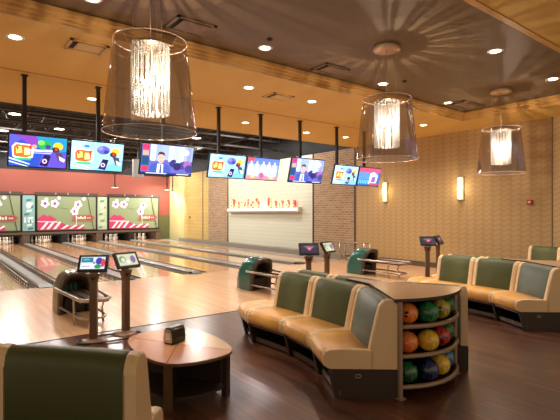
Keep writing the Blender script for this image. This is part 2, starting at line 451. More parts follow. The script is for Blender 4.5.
# masks
def flat(mb, pts, m, y, x0, z0, w, h):
    mb.poly([(x0+p[0]*w, y, z0+p[1]*h) for p in pts], m)
def picture(mb, shapes, x0, z0, w, h, y0, fm, step=.0006):
    for i, (pts, c) in enumerate(shapes): flat(mb, pts, fm(c), y0-i*step, x0, z0, w, h)
def mask_art():
    S = [(quad(0, 0, 1, 1), (132, 146, 110))]
    S += [([(.0, .0), (.0, .34), (.10, .46), (.16, .40), (.2, .44), (.32, .30), (.24, .24), (.42, .2), (.5, .1), (.78, .14), (.80, .0)], (186, 52, 100))]
    for a in (.04, .14, .25, .38, .52, .66): S.append(([(a, .02), (a+.05, .02), (a+.14, .12+.1*(a < .3)), (a+.11, .15+.1*(a < .3))], (240, 220, 224)))
    S.append(([(0, .24), (.0, .26), (.3, .25), (.36, .21)], (240, 214, 220)))
    random.seed(11)
    for cx, cy in ((.12, .78), (.28, .78), (.68, .76), (.62, .55), (.14, .9), (.35, .95), (.78, .93)):
        big = cy < .85
        for k in range(5):
            a = k*1.26+cx*9; r = .045 if big else .02
            S.append((ell(cx+r*math.cos(a), cy+1.7*r*math.sin(a), r*.7, r*1.2, 8), (238, 232, 236)))
        if big: S.append((ell(cx, cy, .028, .05, 8), (150, 70, 160)))
    S.append((ell(.45, .68, .07, .04, 10), (132, 150, 112)))
    S.append(([(.84, 1), (.855, 1), (.965, 0), (.95, 0)], (70, 74, 52)))
    S.append(([(.56, .28), (.60, .44), (.93, .44), (.98, .36), (.93, .26), (.58, .26)], (168, 92, 84)))
    S.append(([(.60, .30), (.62, .42), (.92, .42), (.96, .36), (.92, .28)], (146, 70, 62)))
    for k, a in enumerate((.64, .68, .715, .75, .79)): S.append((quad(a, .315, a+.025, .40 if k % 2 == 0 else .375), (240, 226, 214)))
    for a in (.84, .875): S.append((quad(a, .33, a+.025, .37), (226, 190, 180)))
    S.append(([(.62, .8), (.635, .8), (.66, .1), (.65, .1)], (230, 230, 220)))
    return S
mlabel = ['wide masking screen with green and pink artwork at the left edge of the lanes', 'wide masking screen with green and pink artwork between blue and green posters', 'wide masking screen with green and pink artwork nearest the olive door']
for i, (x0, x1) in enumerate(((.25, 3.5), (4.22, 7.22), (7.9, 10.9))):
    t = thing('masking_screen', mlabel[i], 'masking screen', (x0, YW-.14, .62), 0, 'masking screens over the pin decks')
    w_ = x1-x0
    mb = MB(); picture(mb, mask_art(), .04, .10, w_-.08, 1.80, -.012, pmat, .0008); mb.build('artwork', None, t, fix=False)
    mb = MB(); mb.box((0, 0, .06), (w_, .06, 2.0)); mb.build('board', M_blackp, t)
    mb = MB(); mb.box((-.08, -.06, 1.93), (w_+.08, .05, 2.10), bevel=.01)
    mb.box((0, -.02, .06), (.04, 0, 1.93)); mb.box((w_-.04, -.02, .06), (w_, 0, 1.93)); mb.box((0, -.02, .05), (w_, 0, .10)); mb.build('frame', mat('mask_frame', (66, 48, 40), .5), t)
    for a in (.3, .5, .85):
        mb = MB(); mb.box((w_*a-.03, -.09, 1.99), (w_*a+.03, -.06, 2.09)); mb.build('clip', M_curb, t)
pcol = [((128, 170, 170), (60, 110, 130), (210, 226, 214)), ((168, 190, 160), (96, 130, 96), (222, 190, 178))]
for i, (x0, x1) in enumerate(((3.58, 4.14), (7.30, 7.82))):
    t = thing('poster_panel', ['narrow blue teal poster between the left and middle masking screens', 'narrow pale green poster between the middle and right masking screens'][i], 'poster', (x0, YW-.1, .68), 0, 'posters between the masking screens')
    mb = MB(); mb.box((0, 0, 0), (x1-x0, .04, 1.86)); mb.build('board', pmat(pcol[i][0]), t)
    S = []; random.seed(20+i)
    for k in range(9):
        a = random.random()*.5; b = .1*k+.03
        S.append(([(a, b), (a+.4, b+.02), (a+.45, b+.07), (a+.02, b+.06)], pcol[i][k % 2+1]))
    S.append((ell(.5, .72, .22, .09, 12), pcol[i][2]))
    if i == 0:
        for k, a in enumerate((.12, .42, .72)): S.append((quad(a, .24, a+.16, .38), (226, 236, 230))); S.append((quad(a+.05, .28, a+.11, .36), (128, 170, 170)))
    mb = MB(); picture(mb, S, 0, 0, x1-x0, 1.86, -.004, pmat, .0006); mb.build('print', None, t, fix=False)

# ------------------------------------------------------------------ mural shelf with the glowing letters
t = thing('light_shelf', 'long glowing white shelf on the pale mural wall', 'shelf', (WX, 16.4, 1.70))
mb = MB(); mb.box((-.22, -2.7, 0), (0, 2.7, .14)); mb.build('shelf_box', M_shelfglow, t)
mb = MB(); mb.box((-.22, -2.78, -.03), (0, -2.7, .17)); mb.build('end_plate', M_white, t)
mb = MB(); mb.box((-.2, -2.7, -.06), (-.02, 2.7, 0)); mb.build('underside', M_curb, t)
RS = Matrix.Rotation(-PI/2, 3, 'Z') @ RX90
yy = 18.95
word = 'Bewich Lanes'
for ch in word:
    wd = {'i': .26, ' ': .5, 'w': .52, 'B': .5, 'L': .44}.get(ch, .42)
    if ch != ' ':
        o = thing('sign_letter', "cream and red channel letter '%s' standing on the glowing mural shelf" % ch, 'letter', (WX-.12, yy, 1.865), 0, 'channel letters on the glowing shelf')
        if ch == 'e': o['label'] += ', in the %s word' % ('first' if yy > 16.6 else 'second')
        sz = .58
        text_obj('face', ch, sz, M_letter, o, (-.035, 0, 0), RS, .012, 'LEFT')
        text_obj('back', ch, sz*1.06, M_letterred, o, (.03, -.05, 0), RS, .03, 'LEFT')
    yy -= wd
lt = thing('neon_strip', 'thin pink neon strip behind the letters on the mural wall', 'lamp', (WX-.03, 16.4, 1.86))
mb = MB(); mb.tube([(0, -2.4, 0), (0, 2.4, 0)], .012, 6); mb.build('tube', mat('pink_neon', (255, 110, 90), emit=1.2), lt)
lamp('AREA', 'neon_light', lt, (-.06, 0, .02), 30, (1, .32, .22), shape='RECTANGLE', size=.1, size_y=4.8).rotation_euler = (PI, math.radians(35), 0)

# ------------------------------------------------------------------ recessed downlights
def mk_downlight():
    t = thing('downlight', '', 'ceiling light')
    mb = MB(); mb.lathe([(.075, -.004), (.105, -.010), (.115, 0)], seg=24); mb.build('trim_ring', M_white, t)
    mb = MB(); mb.lathe([(.001, -.003), (.078, -.003)], seg=20); mb.build('lens', M_lens, t)
    l = lamp('SPOT', 'spot', t, (0, 0, -.03), E_SPOT, (1, .88, .73), .06, spot_size=math.radians(140), spot_blend=.9)
    return t
DL = [  # x, y, z, label
 (1.44, 5.40, 'T', 'recessed downlight in the brown tray ceiling at the top left, above the left chandelier'),
 (3.92, 5.42, 'T', 'recessed downlight in the brown tray ceiling beside the small black sensor'),
 (6.80, 5.54, 'T', 'recessed downlight in the brown tray ceiling just below the middle chandelier canopy'),
 (6.78, 3.36, 'T', 'recessed downlight in the brown ceiling by the near orange edge, above the right canopy'),
 (9.04, 3.41, 'T', 'recessed downlight in the brown tray ceiling at the right edge of the photo'),
 (9.14, 5.60, 'T', 'recessed downlight in the brown tray ceiling next to the vent at the far corner'),
 (0.83, 6.72, 'S', 'recessed downlight in the orange ceiling at the top left, left of the vent'),
 (4.55, 6.80, 'S', 'recessed downlight in the orange ceiling left of the small rectangular vent'),
 (6.15, 6.85, 'S', 'recessed downlight in the orange ceiling right of the small rectangular vent'),
 (0.05, 9.35, 'S', 'recessed downlight in the orange ceiling cut by the left edge of the photo'),
 (2.50, 9.40, 'S', 'recessed downlight in the orange ceiling left of the left chandelier, near the black ceiling'),
 (6.25, 9.50, 'S', 'recessed downlight in the orange ceiling above the dark ceiling edge between hanging poles'),
 (8.40, 9.60, 'S', 'recessed downlight in the orange ceiling between the two rightmost hanging poles'),
 (9.85, 9.45, 'S', 'recessed downlight in the orange ceiling left of the middle chandelier shade'),
 (10.1, 6.90, 'S', 'recessed downlight in the orange ceiling right of the middle chandelier shade'),
]
dl0 = mk_downlight()
for i, (x, y, k, lab) in enumerate(DL):
    z = ZS if k == 'S' else ZT+.03
    if i == 0: dl0.location = (x, y, z); dl0['label'] = lab; dl0['group'] = 'recessed downlights'
    else: dup(dl0, (x, y, z), lab, 'recessed downlights')

def ceiling_vent(name, label, x, y, z, w, d, m, mo):
    t = thing('ceiling_vent', label, 'vent', (x, y, z), 0, 'ceiling vents')
    mb = MB()
    for a, b in (((-w/2, -d/2), (w/2, -d/2+.04)), ((-w/2, d/2-.04), (w/2, d/2)), ((-w/2, -d/2), (-w/2+.04, d/2)), ((w/2-.04, -d/2), (w/2, d/2))):
        mb.box((a[0], a[1], -.02), (b[0], b[1], 0))
    mb.build('frame', m, t)
    mb = MB(); mb.box((-w/2+.04, -d/2+.04, -.004), (w/2-.04, d/2-.04, 0)); mb.build('backing', M_black, t)
    mb = MB(); mb.box((-w/2+.10, -d/2+.05, -.03), (w/2-.06, d/2-.10, -.022)); mb.build('diffuser', mo, t)
ceiling_vent('v', 'square vent in the orange ceiling above the left televisions', 1.66, 6.5, ZS, .50, .42, M_grilleo, M_grilleo)
ceiling_vent('v', 'square vent in the brown tray ceiling right of the left chandelier', 2.68, 5.40, ZT+.03, .56, .46, M_grille, M_grille)
ceiling_vent('v', 'square vent in the brown tray ceiling left of the middle chandelier canopy', 5.38, 5.52, ZT+.03, .55, .4, M_grille, M_grille)
ceiling_vent('v', 'square vent in the orange ceiling between two downlights', 5.35, 6.95, ZS, .5, .4, M_grilleo, M_grilleo)
ceiling_vent('v', 'long vent in the brown tray ceiling at its far right corner', 9.6, 5.45, ZT+.03, .9, .45, M_grille, M_grille)
for x, y, lab in ((3.77, 5.1, 'small black round sensor on the brown ceiling beside a downlight left of centre'), (6.97, 5.17, 'small black round sensor on the brown ceiling right of the middle canopy')):
    t = thing('ceiling_sensor', lab, 'sensor', (x, y, ZT+.03), 0, 'ceiling sensors')
    mb = MB(); mb.lathe([(.001, -.03), (.03, -.028), (.045, 0)], seg=14); mb.build('cap', M_blackp, t)

# ------------------------------------------------------------------ chandeliers
def chandelier(x, y, label):
    t = thing('chandelier', label, 'chandelier', (x, y, 2.42), 0, 'crystal chandeliers under the brown ceiling')
    H = ZT+.03-2.42; zt = .90; rb, rt = .455, .355
    mb = MB(); mb.lathe([(.001, H), (.19, H), (.20, H-.015), (.20, H-.05), (.19, H-.06), (.001, H-.06)], seg=36); mb.build('canopy', mat('canopy_cream', (206, 176, 140), .35, metal=.3), t)
    mb = MB(); mb.tube([(0, 0, zt+.02), (0, 0, H-.05)], .006, 6)
    for k in range(3):
        a = k*2*PI/3+.5; mb.tube([(.17*math.cos(a), .17*math.sin(a), zt-.02), (.17*math.cos(a), .17*math.sin(a), H-.05)], .0022, 4)
    mb.build('suspension_wires', M_steel, t)
    mb = MB(); mb.lathe([(rb, 0), (rb+(rt-rb)*.33, .3), (rb+(rt-rb)*.66, .6), (rt, zt)], seg=56); sh = mb.build('shade', M_shade, t)
    for r, z, n in ((rb, 0, 'lower_rim'), (rt, zt, 'upper_rim')):
        mb = MB(); mb.tube([(r*math.cos(2*PI*k/56), r*math.sin(2*PI*k/56), z) for k in range(56)], .0045, 6, closed=True); mb.build(n, M_rim, sh)
    mb = MB()
    for k in range(4):
        a = k*PI/2+.4; ca, sa = math.cos(a), math.sin(a)
        mb.tube([(rt*ca, rt*sa, zt), (rt*.8*ca, rt*.8*sa, zt-.09), (.19*ca, .19*sa, zt-.03)], .003, 4)
        mb.tube([(.0*ca, 0, zt+.03), (.1*ca, .1*sa, zt+.0), (.19*ca, .19*sa, zt-.03)], .003, 4)
    mb.build('spider_frame', M_rim, t)
    core = MB(); core.tube([(.18*math.cos(2*PI*k/32), .18*math.sin(2*PI*k/32), zt-.035) for k in range(32)], .008, 6, closed=True)
    co = core.build('strand_ring', M_steel, t)
    mb = MB(); rr = random.Random(3)
    for ring, n in ((.18, 40), (.15, 26), (.10, 12)):
        for k in range(n):
            a = 2*PI*(k+(.34 if k % 2 == 0 else 0)+rr.random()*.15)/n; X, Y = ring*math.cos(a), ring*math.sin(a); z = zt-.045; end = .18+rr.random()*.02
            if ring < .17: z = .46
            prof = []
            while z > end:
                prof += [(.004, z), (.0105, z-.011), (.004, z-.022)]; z -= .026
            R = prof[::-1]
            mb.lathe([(r_, z_) for r_, z_ in R], (X, Y, 0), 4, smooth=False)
    s = mb.build('crystal_strands', M_crystal, t); s['kind'] = 'stuff'
    for k, (bx, by, bz) in enumerate(((.05, .02, .62), (-.05, .03, .50), (.0, -.05, .42))):
        mb = MB(); mb.sphere((bx, by, bz), .022, 10); mb.build('bulb', M_bulb, t)
    mb = MB(); mb.tube([(0, 0, .40), (0, 0, zt-.02)], .008, 6); mb.build('stem', M_steel, t)
    mb = MB(); mb.lathe([(.001, .880), (.178, .880), (.178, .870), (.001, .870)], seg=32); mb.build('core_cap', M_steel, t)
    lamp('POINT', 'bulb_light', t, (.01, .0, .50), E_CHAND, (1, .83, .62), .006)
    lamp('POINT', 'bulb_light', t, (-.01, .0, .34), E_CHAND*.1, (1, .83, .62), .03)
    return t
ch0 = chandelier(1.70, 4.30, 'large clear drum chandelier with crystal core at the left, nearest the camera')
dup(ch0, (5.33, 4.27, 2.42), 'clear drum chandelier with crystal core in the middle, in front of the rightmost televisions', 'crystal chandeliers under the brown ceiling')
dup(ch0, (9.02, 4.36, 2.42), 'clear drum chandelier with crystal core at the right, in front of the gold wallpaper', 'crystal chandeliers under the brown ceiling')

# ------------------------------------------------------------------ wall sconces and alarm
for y, lab in ((9.42, 'glowing vertical wall sconce on the gold wallpaper left of the room, beside the brick pillar'), (6.77, 'glowing vertical wall sconce on the gold wallpaper left of the right chandelier')):
    t = thing('wall_sconce', lab, 'wall lamp', (WX, y, 1.98), 0, 'wall sconces on the gold wallpaper')
    mb = MB(); mb.box((-.04, -.09, 0), (0, .09, .66), bevel=.006); mb.build('backplate', M_steel, t)
    mb = MB(); mb.lathe([(.001, .03), (.05, .03), (.05, .63), (.001, .63)], (-.10, 0, 0), 16); mb.build('glass_tube', M_tube, t)
    mb = MB(); mb.box((-.165, -.012, .0), (-.150, .012, .66)); mb.box((-.16, -.03, 0), (0, .03, .02)); mb.box((-.16, -.03, .64), (0, .03, .66)); mb.build('bracket', M_steel, t)
    lamp('POINT', 'sconce_light', t, (-.22, 0, .33), E_SCONCE, (1, .78, .45), .1)
t = thing('fire_alarm', 'small red fire alarm on the gold wallpaper at the right', 'alarm', (WX, 4.93, 1.83))
mb = MB(); mb.box((-.05, -.07, 0), (0, .07, .12), bevel=.008); mb.build('housing', mat('alarm_red', (180, 40, 34), .4), t)
mb = MB(); mb.box((-.07, -.03, .035), (-.05, .03, .085), bevel=.006); mb.build('strobe', M_white, t)
t = thing('wall_switch', 'tiny dark switch plate on the ochre block wall', 'switch', (WX, 23.6, 1.30))
mb = MB(); mb.box((-.03, -.05, 0), (-.012, .05, .12)); mb.build('plate', M_trimdark, t)
for x, y, z, lab in ((7.1, 22.6, 2.9, 'small white spot lamp hanging in front of the red wall below the pale blue television'), (10.9, 25.0, 3.0, 'small white spot lamp hanging at the corner of the red wall'), (10.9, 24.2, 2.85, 'small white spot lamp hanging before the ochre wall')):
    t = thing('hanging_spot_lamp', lab, 'lamp', (x, y, z), 0, 'small hanging spot lamps over the lanes')
    mb = MB(); mb.tube([(0, 0, .05), (0, 0, ZB-z)], .03, 8); mb.build('stem', M_blackp, t)
    mb = MB(); mb.lathe([(.001, .07), (.1, .06), (.19, .0), (.18, -.01)], seg=18); mb.build('lamp_shade', M_blackp, t)
    mb = MB(); mb.lathe([(.001, .0), (.17, -.01)], seg=18); mb.build('lens', mat('spot_lens', (255, 236, 210), emit=3), t)
    sp_ = lamp('SPOT', 'spot_light', t, (0, 0, -.03), 90, (1, .92, .8), .1, spot_size=math.radians(150), spot_blend=.6); sp_.rotation_euler = (math.radians(50), 0, 0)
t = thing('wall_speaker', 'grey hanging panel between the pale blue television and the left news television', 'speaker', (7.35, 20.0, 3.25))
mb = MB(); mb.box((-.25, 0, 0), (.25, .12, .82), bevel=.01); mb.build('housing', mat('speaker_grey', (150, 150, 148), .5), t)
mb = MB(); mb.box((-.02, .04, .8), (.02, .08, 2.05)); mb.build('pole', M_blackp, t)

# high-bay lamps over the lanes
BAY = [((2.13, 17.3, 4.95), 'round white lamp high in the black ceiling, above the left pole'),
       ((2.2, 21.1, 4.95), 'white lamp in the black ceiling at the upper left corner of the leftmost television'),
       ((3.9, 19.3, 4.95), 'elongated white lamp in the black ceiling above the two left televisions'),
       ((6.33, 20.4, 4.95), 'white lamp in the black ceiling just below the left chandelier shade'),
       ((9.2, 17.9, 4.95), 'white lamp in the black ceiling right of the left chandelier shade'),
       ((3.0, 24.5, 4.95), 'added unseen lamp for floor glare, far back behind the leftmost television'),  # this and the next two: unseen lamps added to throw glare on the floor
       ((6.5, 24.5, 4.95), 'added unseen lamp for floor glare, far back behind the pale blue left television'),
       ((10.0, 24.5, 4.95), 'added unseen lamp for floor glare, far back behind the left news television'),
       ((9.8, 13.6, 4.95), 'white lamp in the black ceiling hidden above the right lanes')]
b0 = None
for p, lab in BAY:
    if b0 is None:
        b0 = thing('high_bay_lamp', lab, 'lamp', p, 0, 'high bay lamps in the black ceiling')
        mb = MB(); mb.lathe([(.001, .12), (.08, .11), (.20, .0), (.19, -.005)], seg=20); mb.build('reflector', M_blackp, b0)
        mb = MB(); mb.lathe([(.001, -.01), (.18, -.004)], seg=20); mb.build('lens', M_bay, b0)
        mb = MB(); mb.tube([(0, 0, .1), (0, 0, .36)], .015, 6); mb.build('stem', M_blackp, b0)
        lamp('SPOT', 'bay_light', b0, (0, 0, -.05), E_BAY, (1, .94, .87), .25, spot_size=math.radians(176), spot_blend=.2)
    else: dup(b0, p, lab)

# ------------------------------------------------------------------ televisions
def pic_game(dark):
    bg = (40, 70, 170) if dark else (150, 208, 246)
    S = [(quad(0, 0, 1, 1), bg)]
    if dark:
        S += [([(0, .6), (.3, 1), (0, 1)], (80, 80, 190)), ([(.1, 1), (.55, 1), (.42, .6)], (120, 60, 160)), ([(.45, 1), (1, 1), (1, .55), (.6, .5)], (30, 130, 170)), ([(.5, 0), (1, 0), (1, .5), (.6, .6)], (90, 70, 180))]
    else:
        S += [([(0, .5), (.3, 1), (0, 1)], (170, 220, 250)), ([(.6, 1), (1, 1), (1, .5)], (160, 214, 250)), ([(.4, 0), (1, 0), (1, .4)], (110, 180, 236))]
    S += [([(0, .22), (.35, .06), (.35, .09), (0, .27)], (220, 236, 250)), ([(0, .12), (.28, .0), (.34, .0), (0, .16)], (200, 226, 250))]
    S += [([(.06, .30), (.04, .62), (.10, .74), (.34, .72), (.42, .62), (.40, .30), (.30, .22), (.12, .24)], (250, 236, 220)),
          ([(.08, .34), (.07, .60), (.12, .70), (.33, .68), (.38, .60), (.37, .34), (.28, .28), (.12, .30)], (230, 96, 40)),
          ([(.12, .40), (.11, .62), (.20, .64), (.22, .44)], (250, 220, 110)), ([(.25, .36), (.25, .60), (.34, .6), (.35, .38)], (252, 226, 140)),
          ([(.08, .26), (.38, .28), (.36, .20), (.12, .2)], (40, 170, 120)), ([(.10, .66), (.16, .60), (.14, .50)], (210, 40, 40)), ([(.34, .70), (.40, .66), (.33, .52)], (220, 50, 50))]
    S += [([(.52, .06), (.60, .42), (.72, .40), (.66, .02)], (22, 26, 66)), (ell(.61, .2, .045, .08, 10), (240, 190, 210)), (ell(.61, .2, .025, .045, 10), (60, 40, 110))]
    S += [(ell(.60, .74, .13, .16, 12), (30, 150, 80) if dark else (96, 90, 190)), (ell(.54, .8, .06, .08, 10), (120, 210, 90) if dark else (130, 130, 220)), (ell(.66, .68, .05, .07, 10), (60, 50, 130))]
    S += [(ell(.84, .72, .09, .13, 12), (250, 190, 50)), (ell(.80, .60, .07, .1, 10), (60, 40, 40)), ([(.78, .55), (.92, .5), (.96, .24), (.86, .22)], (70, 60, 90)), ([(.86, .4), (.98, .3), (.96, .2), (.88, .26)], (240, 226, 214)), (ell(.81, .62, .03, .05, 8), (210, 60, 50))]
    if dark: S += [([(.28, .5), (.74, .52), (.74, .58), (.28, .56)], (236, 238, 250)), ([(.30, .44), (.72, .46), (.72, .48), (.30, .46)], (200, 210, 240)), (ell(.42, .66, .05, .07, 6), (255, 150, 110))]
    else: S += [(ell(.28, .84, .06, .05, 6), (60, 110, 190))]
    return S
def pic_news():
    S = [(quad(0, 0, 1, 1), (150, 166, 230)), (quad(.0, .0, 1, .5), (96, 90, 170))]
    S += [(quad(.0, 0, .15, 1), (60, 90, 150)), (quad(.01, .82, .14, .98), (220, 50, 90)), (quad(.02, .62, .13, .78), (230, 150, 130)), (quad(.01, .30, .14, .58), (30, 70, 110)), (quad(.01, .10, .14, .26), (220, 50, 80))]
    for a, c in ((.17, (220, 228, 255)), (.27, (140, 160, 235)), (.52, (236, 240, 255)), (.62, (170, 180, 240)), (.72, (232, 236, 255)), (.88, (130, 140, 220))):
        S.append((quad(a, .45, a+.09, .98), c))
    for a, b, c in ((.62, .4, (50, 50, 110)), (.74, .42, (180, 190, 235)), (.80, .34, (70, 60, 130)), (.90, .38, (150, 90, 160)), (.70, .30, (40, 40, 90)), (.94, .24, (60, 60, 120))): S.append((ell(a, b, .08, .14, 10), c))
    S.append((ell(.84, .8, .08, .1, 8), (250, 250, 255)))
    S += [([(.16, .06), (.18, .30), (.28, .40), (.46, .38), (.56, .26), (.58, .06)], (60, 84, 160)), ([(.30, .06), (.31, .36), (.42, .36), (.43, .06)], (226, 230, 250)), ([(.355, .06), (.36, .34), (.385, .34), (.40, .06)], (70, 80, 150))]
    S += [(ell(.37, .55, .065, .17, 14), (236, 168, 150)), ([(.30, .60), (.31, .74), (.37, .78), (.43, .73), (.44, .62), (.40, .68), (.33, .68)], (60, 46, 60)),
          (quad(.335, .56, .355, .575), (60, 40, 50)), (quad(.385, .56, .405, .575), (60, 40, 50)), (quad(.345, .44, .395, .455), (170, 80, 90))]
    S += [(quad(0, 0, 1, .06), (30, 40, 110)), (quad(.1, .02, .5, .045), (210, 220, 250)), (quad(.7, .02, .95, .045), (210, 220, 250))]
    return S
def pic_crowd():
    S = [(quad(0, 0, 1, 1), (120, 160, 220)), (quad(0, .72, 1, 1), (90, 120, 200)), (quad(0, .8, .2, 1), (200, 80, 90))]
    for a in (.12, .3, .5, .68, .86): S += [(ell(a, .42, .085, .34, 12), (246, 246, 252)), (ell(a, .8, .03, .06, 8), (220, 190, 190))]
    S += [([(0, 0), (0, .16), (.2, .2), (.4, .12), (.6, .2), (.8, .13), (1, .2), (1, 0)], (214, 130, 140)), (ell(.48, .2, .08, .15, 10), (230, 80, 140)), (ell(.2, .12, .08, .08, 8), (250, 190, 120)), (ell(.8, .12, .08, .08, 8), (250, 200, 140))]
    return S
def pic_sport():
    S = [(quad(0, 0, 1, 1), (50, 90, 180)), (quad(0, .75, 1, 1), (190, 70, 110)), (quad(0, .35, .5, .75), (80, 130, 200))]
    for k in range(6): S.append((quad(.03+.08*k, .1, .08+.08*k, .32), (90, 190, 210)))
    S += [([(.5, .1), (.52, .7), (.7, .8), (.9, .6), (.85, .12)], (226, 232, 250)), ([(.6, .2), (.62, .5), (.8, .55), (.8, .2)], (120, 90, 170)), (quad(.55, .04, .92, .16), (200, 60, 80)), (ell(.72, .68, .05, .1, 8), (220, 170, 160))]
    return S
def television(x0, x1, z0, z1, pic, label, px=None, ytop=8.35):
    w_ = x1-x0; h = z1-z0; xc = (x0+x1)/2
    t = thing('television', label, 'television', (xc, ytop, z0), 0, 'televisions hanging over the approach')
    dx = (px-xc) if px else 0
    R = Matrix.Rotation(math.radians(15), 3, 'X')    # top leans toward the bowlers
    def put(o):
        o.data.transform(R.to_4x4()); return o
    mb = MB(); mb.box((-w_/2, 0, 0), (w_/2, .05, h), bevel=.006); put(mb.build('bezel', mat('tv_black', (20, 24, 44), .35), t))
    mb = MB(); picture(mb, pic, -w_/2+.018, .022, w_-.036, h-.044, -.003, lambda c: emat(c, .9), .0004); put(mb.build('screen', None, t, fix=False))
    mb = MB(); mb.box((-.10, .05, h*.3), (.10, .09, h*.7)); put(mb.build('mount_plate', M_blackp, t))
    mb = MB(); mb.box((dx-.03, .09, h*.25), (dx+.03, .15, ZS-z0-.02)); mb.box((dx-.02, .02, h*.45), (dx+.02, .12, h*.5)); mb.build('pole', M_blackp, t)
    mb = MB(); mb.box((dx-.05, .07, ZS-z0-.02), (dx+.05, .17, ZS-z0)); mb.build('ceiling_plate', M_blackp, t)
    return t
television(.92, 1.80, 2.37, 2.92, pic_game(True), 'leftmost hanging television with a dark blue cartoon picture', 1.18)
television(1.84, 2.76, 2.37, 2.91, pic_game(False), 'hanging television with a pale blue cartoon picture, beside the leftmost dark blue one', 2.36)
television(3.07, 4.16, 2.36, 2.98, pic_news(), 'hanging television showing a man in a suit, below the left chandelier shade')
television(4.53, 5.44, 2.37, 2.90, pic_game(False), 'hanging television with a pale blue cartoon picture before the far brick column', 4.88)
television(5.47, 6.38, 2.37, 2.90, pic_crowd(), 'hanging television showing white figures, in the middle of the row', 6)
television(6.72, 7.80, 2.36, 2.98, pic_news(), 'hanging television showing a man in a suit, in front of the mural wall', 7.2)
television(8.18, 9.09, 2.37, 2.90, pic_game(False), 'hanging television with a pale blue cartoon picture in front of the brick pillar', 8.49)
television(9.12, 10.03, 2.37, 2.90, pic_sport(), 'rightmost hanging television with a blue and red picture behind the middle chandelier')

# ------------------------------------------------------------------ ball returns
def ball_return(label, loc, shell):
    t = thing('ball_return', label, 'ball return', loc, 0, 'ball returns on the approach')
    def arch(w_, h, y, lean=0, n=16, z0=.0):
        P = []
        for k in range(n+1):
            a = PI*k/n; cx = math.cos(a); sz = math.sin(a)
            xx = w_*math.copysign(abs(cx)**.55, cx); zz = h*(abs(sz)**.55)
            P.append((xx, y-lean*(zz/.7)**2, z0+zz))
        return P
    mb = MB()
    S = [(.262, .685, -.21, .15), (.264, .70, -.10, .10), (.262, .69, -.02, .05), (.26, .665, .08, 0), (.255, .60, .19, 0), (.24, .48, .28, 0), (.225, .31, .34, 0), (.2, .1, .36, 0)]
    mb.loft([arch(*s) for s in S], closed=False, cap=(False, True), smooth=True)
    mb.build('shell', shell, t)
    mb = MB()
    mb.loft([arch(.262, .685, -.21, .15), arch(.25, .67, -.22, .16), arch(.255, .68, -.25, .18), arch(.24, .665, -.28, .19), arch(.19, .59, -.26, .18), arch(.15, .50, -.12, .05), arch(.14, .48, .05, 0)], closed=False, cap=(False, True), smooth=True)
    mb.build('hood_lip', mat('hood_bronze', (70, 54, 46), .32), t)
    mb = MB(); mb.box((-.16, -.22, 0), (.16, .0, .26), bevel=.02); mb.build('front_box', M_blackp, t)
    mb = MB()
    for k in range(3): mb.box((-.10+.07*k, .0, .30), (-.06+.07*k, .01, .44))
    mb.build('curtain', mat('curtain_teal', (30, 150, 110), .4), t)
    def loop(z, hw, y1, r, y0=-.28):
        mb = MB(); P = [(-hw, y0, z), (-hw, y1+.2, z)]
        he = hw*.78; P[1] = (-he, y1+.2, z)
        P += [(-he*math.cos(PI*k/10), y1+.2-.2*math.sin(PI*k/10), z) for k in range(1, 10)]
        P += [(he, y1+.2, z), (hw, y0, z)]
        mb.tube(P, r, 8); return mb
    loop(.40, .275, -1.50, .026, -.12).build('upper_rail', M_steel, t)
    loop(.13, .24, -1.40, .019, -.2).build('lower_rail', M_steel, t)
    mb = MB(); mb.box((-.19, -1.38, .345), (.19, -.2, .365)); mb.box((-.08, -1.36, .365), (-.065, -.2, .385)); mb.box((.065, -1.36, .365), (.08, -.2, .385)); mb.build('ball_tray', M_darkbase, t)
    for s in (-1, 1):
        mb = MB(); mb.tube([(s*.22, -1.1, .40), (s*.20, -1.02, .20), (s*.20, -1.08, .0)], .016, 8); mb.build('leg', M_steel, t)
    mb = MB(); mb.lathe([(.001, .0), (.07, .0), (.05, .05), (.001, .06)], (0, -1.45, .37), 14); mb.build('dryer_cap', M_blackp, t)
    return t
ball_return('left bronze green ball return with chrome rails behind the two scoring screens', (1.80, 7.98, 0), M_bronzeshell)
br = ball_return('middle teal ball return with chrome rails, left of the central bench', (5.42, 7.90, 0), M_teal)
dup(br, (9.08, 8.12, 0), 'right teal ball return with long chrome rails in front of the gold wallpaper', 'ball returns on the approach')

# ------------------------------------------------------------------ scoring consoles
def console(label, loc, rz, shapes, tilt=30):
    t = thing('scoring_console', label, 'scoring console', loc, rz, 'scoring consoles at the edge of the approach')
    mb = MB(); mb.lathe([(.001, .045), (.08, .045), (.12, .03), (.15, .012), (.155, 0)], seg=28, smooth=True)
    for v in mb.bm.verts: v.co.x *= 1.1
    mb.build('foot', M_bronze, t)
    mb = MB(); sec = [(-.045, -.03), (.045, -.03), (.045, .03), (-.045, .03)]
    mb.loft([[(a*s, b, z) for a, b in sec] for z, s in ((.03, 1), (.74, 1), (.84, 1.7), (.86, 2.0))]); mb.build('post', M_bronze, t)
    mb = MB(); mb.poly([(-.035, -.0345, .815), (.035, -.0345, .815), (0, -.0335, .765)]); mb.build('emblem', M_blackp, t)
    R = Matrix.Rotation(math.radians(-tilt), 4, 'X'); Tm = Matrix.Translation((0, -.02, .985)) @ R
    mb = MB(); mb.box((-.178, -.02, -.115), (.178, .025, .115), bevel=.008); o = mb.build('screen_frame', M_blackp, t); o.data.transform(Tm)
    mb = MB(); picture(mb, shapes, -.145, -.082, .29, .164, -.0225, lambda c: emat(c, .5), .0004); o2 = mb.build('display', None, o, fix=False); o2.data.transform(Tm)
    mb = MB(); mb.lathe([(.001, -.05), (.05, -.05), (.05, .0), (.001, .0)], (0, 0, .90), 14); mb.build('neck', M_steel, t)
    return t
